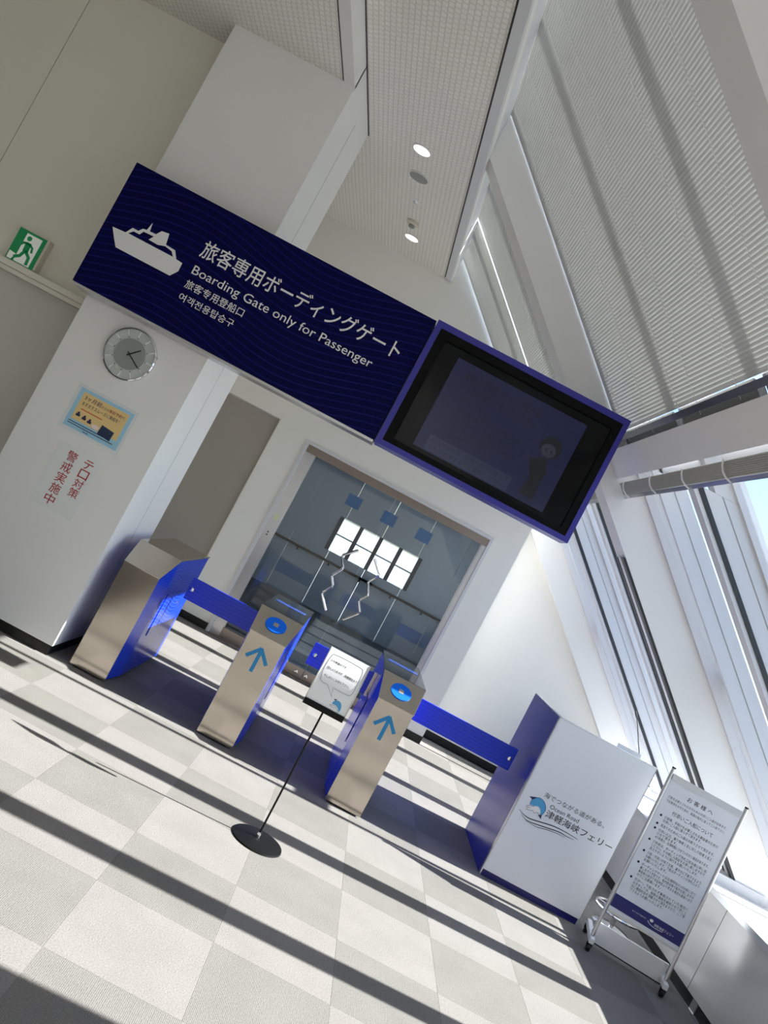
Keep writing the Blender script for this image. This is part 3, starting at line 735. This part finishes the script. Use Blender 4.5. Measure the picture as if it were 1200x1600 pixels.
# ceiling fittings in a row
def fitting(name, y, label, cat, group=None): return thing(name, (-1.027, y, 4.28), label, cat, group)
dn = (0, 0, -1)
for y, lab in ((5.89, 'round recessed ceiling downlight nearest the camera'), (7.65, 'round recessed ceiling downlight nearest the back wall')):
    t = fitting('downlight', y, lab, 'light', 'recessed downlights')
    MB().lathe([(.068, .0), (.082, .0), (.084, .004), (.068, .006), (.066, -.0)], (-1.027, y, 4.28), dn, 36).build('trim_ring', WHITEPLASTIC, t, smooth=True)
    MB().lathe([(.067, .005), (.05, .002), (.035, .001)], (-1.027, y, 4.28), dn, 36).build('reflector', LAMP, t, smooth=True)
    MB().lathe([(.035, .001), (.02, .003), (.001, .004)], (-1.027, y, 4.28), dn, 24).build('bulb', LAMP, t, smooth=True)
t = fitting('ceiling_speaker', 6.34, 'round grey ceiling speaker grille between downlight and sensor', 'speaker')
MB().lathe([(.088, 0), (.092, .004), (.086, .008), (.08, .006)], (-1.027, 6.34, 4.28), dn, 36).build('rim', WHITEPLASTIC, t, smooth=True)
MB().lathe([(.081, .006), (.04, .008), (.001, .009)], (-1.027, 6.34, 4.28), dn, 36).build('grille', GREYPLASTIC, t, smooth=True)
t = fitting('ceiling_sensor', 6.80, 'small chrome ceiling sensor between speaker and smoke detector', 'sensor')
MB().lathe([(.05, 0), (.052, .004), (.03, .01), (.001, .01)], (-1.027, 6.80, 4.28), dn, 28).build('plate', WHITEPLASTIC, t, smooth=True)
MB().lathe([(.022, .009), (.018, .022), (.001, .028)], (-1.027, 6.80, 4.28), dn, 20).build('lens', CHROME, t, smooth=True)
t = fitting('smoke_detector', 7.265, 'small domed smoke detector next to the far downlight', 'detector')
MB().lathe([(.06, 0), (.06, .02), (.045, .03), (.03, .032)], (-1.027, 7.265, 4.28), dn, 28).build('base', BEIGEPLASTIC, t, smooth=True)
MB().lathe([(.03, .03), (.03, .05), (.02, .056), (.001, .057)], (-1.027, 7.265, 4.28), dn, 24).build('dome', GREYPLASTIC, t, smooth=True)

# ------------------------------------------------------------------ ticket gates
GY = 5.245
def halfw(y): return .125+.0275*min(1, max(0, y/.225))
def gate(cx, label, reader):
    t = thing('ticket_gate', (cx, GY+.5, 0), label, 'gate', 'stainless boarding gates')
    P = lambda y, z, s, e=0: (cx+s*(halfw(y)-e), GY+y, z)
    # blue body in two stages (tapered nose, straight tail)
    b = MB()
    prof1 = [(.004, .02), (.004, .744), (.225, .874), (.225, .02)]; prof2 = [(.225, .02), (.225, .874), (1.13, .874), (1.13, .02)]
    for pf in (prof1, prof2): b.prism([P(y, z, -1, .002) for y, z in pf], [P(y, z, 1, .002) for y, z in pf])
    bo = b.build('body', GATEBLUE, t)
    box('plinth', BLACK, cx-.115, cx+.115, GY+.03, GY+1.1, -.001, .02, t)
    # stainless front, sloped head, top
    MB().prism([P(-.004, .012, -1, -.001), P(-.004, .748, -1, -.001), P(.004, .748, -1, -.001), P(.004, .012, -1, -.001)],
               [P(-.004, .012, 1, -.001), P(-.004, .748, 1, -.001), P(.004, .748, 1, -.001), P(.004, .012, 1, -.001)]).build('front_panel', STEEL, t, bevel=.0015)
    lip = .012 if reader else 0.002
    pf = [(-.006-lip, .748-lip*.6), (.225, .882), (.229, .875), (.0, .738)]
    pf = [(-.004-lip, .748-lip*.55), (.225, .884), (.226, .876), (-.004-lip+.003, .748-lip*.55-.006)]
    hd = MB().prism([P(y, z, -1, -.003) for y, z in pf], [P(y, z, 1, -.003) for y, z in pf]).build('sloped_head', STEEL, t, bevel=.001)
    MB().prism([P(.226, .875, -1, -.003), P(.226, .885, -1, -.003), P(1.134, .885, -1, -.003), P(1.134, .875, -1, -.003)],
               [P(.226, .875, 1, -.003), P(.226, .885, 1, -.003), P(1.134, .885, 1, -.003), P(1.134, .875, 1, -.003)]).build('top_panel', DARKGLASS if reader else STEEL, t, bevel=.0015)
    box('rear_panel', STEEL, cx-.15, cx+.15, GY+1.13, GY+1.136, .02, .875, t)
    for s in (-1, 1):   # service flap and lock on each side
        x = cx+s*.1525
        ac = MB().box(min(x, x+s*.003)-.001, max(x, x+s*.003)-.001 if s < 0 else max(x, x+s*.003), GY+.36, GY+.92, .30, .62).build('access_panel', GATEBLUE, t, bevel=.001)
        MB().lathe([(.012, 0), (.011, .006), (.001, .009)], (x+s*.001, GY+.80, .52), (s, 0, 0), 16).build('lock', CHROME, ac, smooth=True)
    if reader:
        ey = Vector((0, .225, .136)).normalized()
        fh = Frame((cx, GY-.004-lip, .748-lip*.55), (1, 0, 0), ey)
        rd = disc(MB(), fh, .0, .145, .073, .0008, .004, 40).build('reader_disc', READERBLUE, hd)
        rect(MB(), fh, -.017, .017, .128, .162, .0042, .006).build('reader_chip', mat('chip_beige', 'a89c8c', .4), hd)
        ring = MB(); 
        fa = YF(GY-.0042)
        q = MB(); stroke(q, fa, [(cx+.0, .50), (cx, .645)], .024, .0002, .0012)
        stroke(q, fa, [(cx-.075, .578), (cx-.002, .662)], .024, .0003, .0014); stroke(q, fa, [(cx+.07, .578), (cx-.006, .662)], .024, .0001, .0016)
        q.build('arrow', ARROWBLUE, t)['label'] = 'cyan blue upward arrow'
        box('slot_display', SCREENOFF, cx-.12, cx+.12, GY+.70, GY+.80, .884, .8866, t)
    return t
gate(-1.221, 'leftmost stainless gate with blue side, no reader, beside the pillar', False)
gate(-.3045, 'middle stainless gate with blue reader disc and arrow, behind the left of the sign stand', True)
gate(.62, 'right stainless gate with blue reader disc and arrow, right of the sign stand', True)
# swing flaps
def flap(x0, x1, bx, label, hinge):
    Y = 5.8
    t = thing('gate_flap', ((x0+x1)/2, Y, .60), label, 'flap', 'blue gate flaps')
    MB().box(x0, x1, Y-.008, Y+.008, .613, .778).build('flap_board', FLAPBLUE, t, bevel=.002)
    for s in (-1, 1):
        MB().lathe([(.016, 0), (.016, .005), (.009, .009), (.001, .009)], (bx, Y+s*.008, .694), (0, s, 0), 18).build('bolt', CHROME, t, smooth=True)
    MB().box(hinge-.012, hinge+.012, Y-.014, Y+.014, .605, .786).build('hinge', STEEL, t)
    return t
flap(-1.0, -.472, -.972, 'wide blue flap closing the lane between left and middle gates', -.47)
flap(-.024, .452, .012, 'blue flap behind the tilted notice, closing the middle lane', .455)
flap(.785, 1.592, 1.564, 'long blue flap reaching from the right gate to the counter', .787)

# ------------------------------------------------------------------ reception counter with logo
ct = thing('reception_counter', (1.99, 5.8, 0), 'white fronted reception counter with blue side and dolphin wave logo', 'counter')
CY = 5.41
MB().box(1.638, 2.35, CY, CY+.03, .045, 1.15).build('front_panel', COUNTERWHITE, ct, bevel=.002)
MB().box(1.630, 1.655, CY+.03, 6.24, .0, 1.15).build('side_panel', COUNTERBLUE, ct, bevel=.002)
box('kick_board', NAVYINK, 1.64, 2.345, CY+.012, CY+.04, 0, .045, ct)
box('edge_strip', ALU, 1.630, 1.638, CY-.001, CY+.03, .0, 1.152, ct)
box('edge_strip', ALU, 1.64, 2.352, CY-.001, CY+.031, 1.150, 1.155, ct)
box('edge_strip', ALU, 1.629, 1.656, CY+.03, 6.24, 1.150, 1.155, ct)
box('edge_strip', GREYPLASTIC, 2.350, 2.354, CY-.001, CY+.03, .045, 1.152, ct)
box('desk_top', WHITEPLASTIC, 1.656, 2.35, CY+.031, 6.2, .99, 1.02, ct)
box('end_panel', COUNTERWHITE, 2.325, 2.349, CY+.031, 6.15, .02, .99, ct)
fk = YF(CY); W1 = .0008
q = MB(); text(q, fk, '海でつながる道がある。', 1.772, 2.216, .643, .678, W1, 3); q.build('lettering', INK, ct)
q = MB(); text(q, fk, 'Ocean Road', 1.841, 2.052, .594, .622, W1, 3); q.build('lettering', INK, ct)
q = MB(); text(q, fk, '津軽海峡フェリー', 1.837, 2.326, .531, .582, W1, 3, .018); q.build('lettering', INK, ct)
em = MB(); poly(em, fk, smooth_line([(1.716, .556), (1.713, .585), (1.728, .61), (1.756, .624), (1.788, .617), (1.812, .596), (1.825, .566), (1.817, .527), (1.807, .53), (1.798, .552), (1.782, .566), (1.765, .569), (1.744, .560), (1.716, .556)], 3)[:-1], 0, .0008)
em = em.build('dolphin_emblem', DOLPHINBLUE, ct)
BELLY = [(1.748, .558), (1.724, .551), (1.702, .543), (1.700, .535), (1.733, .540), (1.704, .527), (1.708, .518), (1.735, .523), (1.752, .530), (1.768, .518), (1.776, .530), (1.803, .530), (1.794, .552), (1.768, .567)]
q = MB(); poly(q, fk, BELLY, .0009, .0014); q.build('emblem_belly', WHITEINK, em)
q = MB(); stroke(q, fk, BELLY[:12], .0024, .0014, .0019); q.build('emblem_mouth', NAVYTEXT, em)
q = MB(); poly(q, fk, [(1.690, .603), (1.742, .621), (1.715, .590)], .0009, .0014); poly(q, fk, [(1.794, .521), (1.818, .532), (1.824, .504)], .0009, .0014)
stroke(q, fk, smooth_line([(1.716, .556), (1.713, .585), (1.728, .61), (1.756, .624), (1.788, .617), (1.812, .596), (1.825, .566), (1.817, .527)]), .0026, .0009, .0015)
q.build('emblem_outline', NAVYTEXT, em)
for pts, wd in (([(1.67, .497), (1.711, .479), (1.761, .474), (1.841, .489), (1.92, .503), (2.006, .506), (2.099, .501)], .007), ([(1.694, .474), (1.748, .455), (1.808, .46), (1.896, .475), (1.969, .486), (2.025, .484), (2.08, .486)], .006), ([(1.74, .452), (1.815, .446), (1.879, .460), (1.944, .470), (2.019, .474)], .004)):
    sm = smooth_line(pts); n = len(sm)
    q = MB(); stroke(q, fk, sm, [wd*(.25+.75*math.sin(PI*min(1, max(0, (i+1)/(n+1))))) for i in range(n)], 0, .0009); q.build('wave_line', INK, ct)
mc = thing('gooseneck_microphone', (2.33, 5.85, 1.02), 'thin black gooseneck microphone standing on the counter desk', 'microphone')
MB().box(2.25, 2.37, 5.80, 5.90, 1.02, 1.05).build('base', BLACKPAINT, mc, bevel=.006)
MB().tube(smooth_line([(2.375, 5.85, 1.05), (2.385, 5.85, 1.13), (2.335, 5.85, 1.22), (2.27, 5.85, 1.33), (2.235, 5.85, 1.38)]), .0035, 6).build('gooseneck', BLACK, mc, smooth=True)
MB().tube([(2.245, 5.85, 1.365), (2.232, 5.85, 1.384), (2.218, 5.85, 1.404)], [.005, .0075, .006], 8).build('capsule', BLACK, mc, smooth=True)
cs = thing('card_holder', (2.2, 5.62, 1.02), 'small white card stand behind the top edge of the counter', 'card stand')
MB().prism([(2.15, 5.62, 1.02), (2.15, 5.64, 1.02), (2.15, 5.69, 1.16), (2.15, 5.685, 1.16)], [(2.33, 5.62, 1.02), (2.33, 5.64, 1.02), (2.33, 5.69, 1.16), (2.33, 5.685, 1.16)]).build('card', PAPER, cs)
box('foot', ACRYLIC, 2.15, 2.33, 5.61, 5.72, 1.02, 1.024, cs)

# ------------------------------------------------------------------ poster stand on casters, front right
ps = thing('poster_stand', (2.605, 5.14, 0), 'aluminium poster stand on casters with a long printed notice, right of the counter', 'sign stand')
bl, brr = 2.352, 2.858
lean = Vector((0, .10, 1.0)).normalized()
class ScaledFrame(Frame):
    def p(s, u, v, w=0): return Frame.p(s, 2.605+(u-2.605)*.945, 1.648-(1.648-v)*.988, w)
fp = ScaledFrame((0, 5.05, 0), (1, 0, 0), lean)
rect(MB(), fp, bl+.012, brr-.012, .245, 1.195, -.012, -.002).build('poster_board', POSTERWHITE, ps)
for u in (bl, brr):
    p_ = MB(); p_.tube([fp.p(u, .07, -.008), fp.p(u, 1.222, -.008)], .012, 12); o = p_.build('pole', ALU, ps, smooth=True)
    MB().tube([fp.p(u, 1.222, -.008), fp.p(u, 1.232, -.008)], .0125, 12).build('pole_cap', BLACK, o)
rect(MB(), fp, bl+.012, brr-.012, 1.155, 1.195, -.002, .003).build('top_clip', ALU, ps)
rect(MB(), fp, bl+.013, brr-.013, .283, .365, -.0018, -.0008).build('navy_band', NAVYINK, ps)
rect(MB(), fp, bl+.012, brr-.012, .245, .262, -.002, .002).build('bottom_clip', ALU, ps)
pl_, pr2 = 2.605-.2391, 2.605+.2391
box('base_board', WHITEPLASTIC, pl_, pr2, 5.13, 5.15, .035, .16, ps)
box('base_edge', BLACK, pl_, pr2, 5.127, 5.153, .028, .035, ps)
for u in (pl_, pr2):
    f_ = MB().box(u-.016, u+.016, 5.0, 5.36, .052, .085).build('foot_rail', WHITEPLASTIC, ps, bevel=.004)
    for yy in (5.025, 5.335):
        c_ = MB().tube([(u-.012, yy, .026), (u+.012, yy, .026)], .026, 16).build('caster', BLACK, ps, smooth=True)
        MB().box(u-.017, u+.017, yy-.014, yy+.014, .03, .054).build('caster_fork', BLACKPAINT, c_)
pw = -.0014
L0 = 2.43; L1 = 2.80
def para(lines, bullets, v, step, size):
    q = MB(); dots = MB()
    for k, (ln, full) in enumerate(lines):
        if k in bullets: disc(dots, fp, 2.405, v+size*.32, .0075, -.0018, -.0008, 14)
        text_size(q, fp, ln, L0, v, size, pw, 2, .01, L0+(L1-L0)*full); v -= step
    return q, dots, v
q = MB(); text(q, fp, 'お 客 様 へ', 2.510, 2.685, 1.080, 1.110, pw, 3, .012)
text(q, fp, '付添いご入船について', 2.462, 2.742, .957, .985, pw, 3)
q.build('heading', INK, ps)
q = MB(); text_size(q, fp, '介助を必要とされる方のための付添いご入船が出来ます。', 2.394, 1.045, .019, pw, 2, 0, 2.80)
text_size(q, fp, '下記事項をお守り頂き、係員の指示に従ってご入船下さい。', 2.394, 1.018, .019, pw, 2, 0, 2.80); q.build('small_print', INK, ps)
groups = [(['介助等、手助けを必要とされる乗船者のための', '付添いご入船に限らせて頂きます。'], [1, .72]), (['見送りのためのご入船はお断りさせて頂きます。'], [1]),
          (['付添い人は、乗り物等１名に対し介助者１名と', 'させて頂きます。', '※介助者は、出港時間にさせていただく場合があります。'], [1, .38, 1]),
          (['介助者は、ボーディング改札口担当者に申し出', 'ください。その際に入船証をお渡し致しますので', '見えやすいように携行をお願いいたします。'], [1, 1, .9]),
          (['介助・付添いが終了次第、速やかに下船下さるよう', 'お願いいたします。下船はボーディング改札口より', 'お願いいたします。'], [1, 1, .42]),
          (['ボーディングゲートは出港時刻の15分前に切り', '離しを行う予定です。船内放送等で案内を致しますが', '乗船者の状況で予定時刻より早まる場合も御座います', 'のでご注意願います。'], [1, 1, 1, .45]),
          (['万が一、下船されず乗船されていた場合に', 'おきましては、船舶の運航を継続させて頂くと', '共に乗船料金を頂戴させて頂きますので、ご了承', '下さるようお願いいたします。'], [1, 1, 1, .62])]
v = .918; q = MB(); dots = MB()
for lines, fulls in groups:
    disc(dots, fp, 2.405, v+.008, .0075, -.0018, -.0008, 14)
    for ln, fu in zip(lines, fulls):
        text_size(q, fp, ln, L0, v, .021, pw, 2, .006, L0+(L1-L0)*fu); v -= .0232
    v -= .009
q.build('body_text', INK, ps); dots.build('bullets', INK, ps)
q = MB(); text(q, fp, '海でつながる道がある。', 2.50, 2.60, .322, .330, -.0005, 1); text(q, fp, '津軽海峡フェリー', 2.655, 2.79, .310, .328, -.0005, 2)
stroke(q, fp, smooth_line([(2.61, .322), (2.63, .309), (2.67, .303), (2.72, .306)]), .003, -.0007, -.0004); disc(q, fp, 2.632, .332, .012, -.0007, -.0004, 16, .009)
q.build('band_logo', WHITEINK, ps)
ps.rotation_euler.z = -.235; ps.location = (2.59, 5.135, 0)

# stool with chrome foot ring behind the stand
st = thing('swivel_stool', (2.70, 5.72, 0), 'stool with chrome foot ring half hidden behind the poster stand', 'stool')
MB().lathe([(.001, .02), (.04, .02), (.12, .012), (.135, .006), (.135, 0)], (2.70, 5.72, 0), (0, 0, 1), 32).build('base', CHROME, st, smooth=True)
MB().tube([(2.70, 5.72, .015), (2.70, 5.72, .34)], .016, 12).build('post', CHROME, st, smooth=True)
MB().tube([(2.70+.16*math.cos(2*PI*k/28), 5.72+.16*math.sin(2*PI*k/28), .12) for k in range(29)], .011, 10).build('foot_ring', CHROME, st, smooth=True)
for k in range(3):
    t = 2*PI*k/3+.4; MB().tube([(2.70, 5.72, .12), (2.70+.16*math.cos(t), 5.72+.16*math.sin(t), .12)], .007, 8).build('ring_spoke', CHROME, st)
MB().lathe([(.001, .33), (.07, .33), (.085, .345), (.085, .375), (.07, .39), (.001, .392)], (2.70, 5.72, 0), (0, 0, 1), 32).build('seat', GREYPLASTIC, st, smooth=True)

# ------------------------------------------------------------------ notice stand in front of the gates
ns = thing('notice_stand', (.183, 4.18, 0), 'black pole notice stand with tilted paper sign on a round base', 'sign stand')
MB().lathe([(.001, .02), (.03, .018), (.11, .012), (.137, .008), (.14, .0), (.001, 0)], (.188, 4.172, 0), (0, 0, 1), 48).build('round_base', BLACKPAINT, ns, smooth=True)
MB().tube([(.183, 4.176, .012), (.18, 4.176, .745)], .0055, 10).build('pole', BLACKPAINT, ns, smooth=True)
MB().lathe([(.010, 0), (.011, .02), (.008, .03), (.001, .031)], (.183, 4.176, .015), (0, 0, 1), 16).build('collar', CHROME, ns, smooth=True)
ti = math.radians(9)
class BowFrame(Frame):
    def p(s, u, v, w=0): return Frame.p(s, u, v, w+.028*math.sin(PI*min(1, max(0, v/.30))))
fn = BowFrame((.175, 4.135, .742), (1, 0, 0), (0, math.sin(ti), math.cos(ti)))
def bowed(mb, u0, u1, v0, v1, w0, w1, n=12):
    vs = [v0+(v1-v0)*k/n for k in range(n+1)]
    for w_, sg_ in ((w0, -1), (w1, 1)):
        mb.add([fn.p(u, v, w_) for v in vs for u in (u0, u1)], [(2*k, 2*k+1, 2*k+3, 2*k+2) for k in range(n)])
    m0 = len(mb.v)-4*(n+1); a0, b0 = m0, m0+2*(n+1)
    mb.f += [(a0+2*k+e, a0+2*k+2+e, b0+2*k+2+e, b0+2*k+e) for k in range(n) for e in (0, 1)] + [(a0, a0+1, b0+1, b0), (a0+2*n, a0+2*n+1, b0+2*n+1, b0+2*n)]
    return mb
hb = bowed(MB(), -.112, .112, -.006, .298, -.008, -.003).build('back_plate', BLACKPAINT, ns)
bowed(MB(), -.109, .109, .004, .300, -.0028, -.0012, 24).build('paper', PAPER, ns, smooth=True)
pr_ = MB(); rect(pr_, fn, -.113, .113, -.012, .020, -.012, .004); pr_.build('bottom_rail', BLACKPAINT, ns, bevel=.002)
for s in (-1, 1): bowed(MB(), s*.1115-.002, s*.1115+.002, 0, .302, -.008, .002).build('edge_rail', ALU, ns)
q = MB(); bub = smooth_line([(-.088, .13), (-.096, .19), (-.09, .255), (-.07, .272), (.06, .272), (.088, .258), (.092, .19), (.088, .135), (.066, .122), (-.01, .122)], 5)
stroke(q, fn, bub+[(.005, .078), (-.04, .122), (-.07, .122), (-.088, .13)], .0016, -.0009, -.0004); q.build('speech_bubble', NAVYTEXT, ns)
q = MB(); text(q, fn, '只今準備中です。', -.084, .01, .232, .245, -.0004, 2, .02); text(q, fn, '恐れ入りますが、準備開始まで', -.083, .086, .193, .207, -.0004, 2, .02); text(q, fn, '今しばらくお待ち下さい。', -.081, .062, .152, .166, -.0004, 2, .02)
q.build('lettering', INK, ns)
q = MB(); poly(q, fn, smooth_line([(.022, .050), (.026, .066), (.042, .077), (.062, .072), (.074, .052), (.072, .026), (.062, .040), (.046, .050), (.022, .050)], 3)[:-1], -.0012, -.0007); dd = q.build('dolphin_emblem', DOLPHINBLUE, ns)
q = MB(); stroke(q, fn, [(.014, .042), (.04, .046), (.062, .034), (.068, .02)], .0016, -.0007, -.0004); stroke(q, fn, [(.014, .042), (.018, .036), (.045, .036)], .0016, -.0007, -.0004); poly(q, fn, [(.02, .076), (.038, .08), (.03, .07)], -.0007, -.0004); q.build('emblem_outline', NAVYTEXT, dd)

bpy.context.view_layer.update()
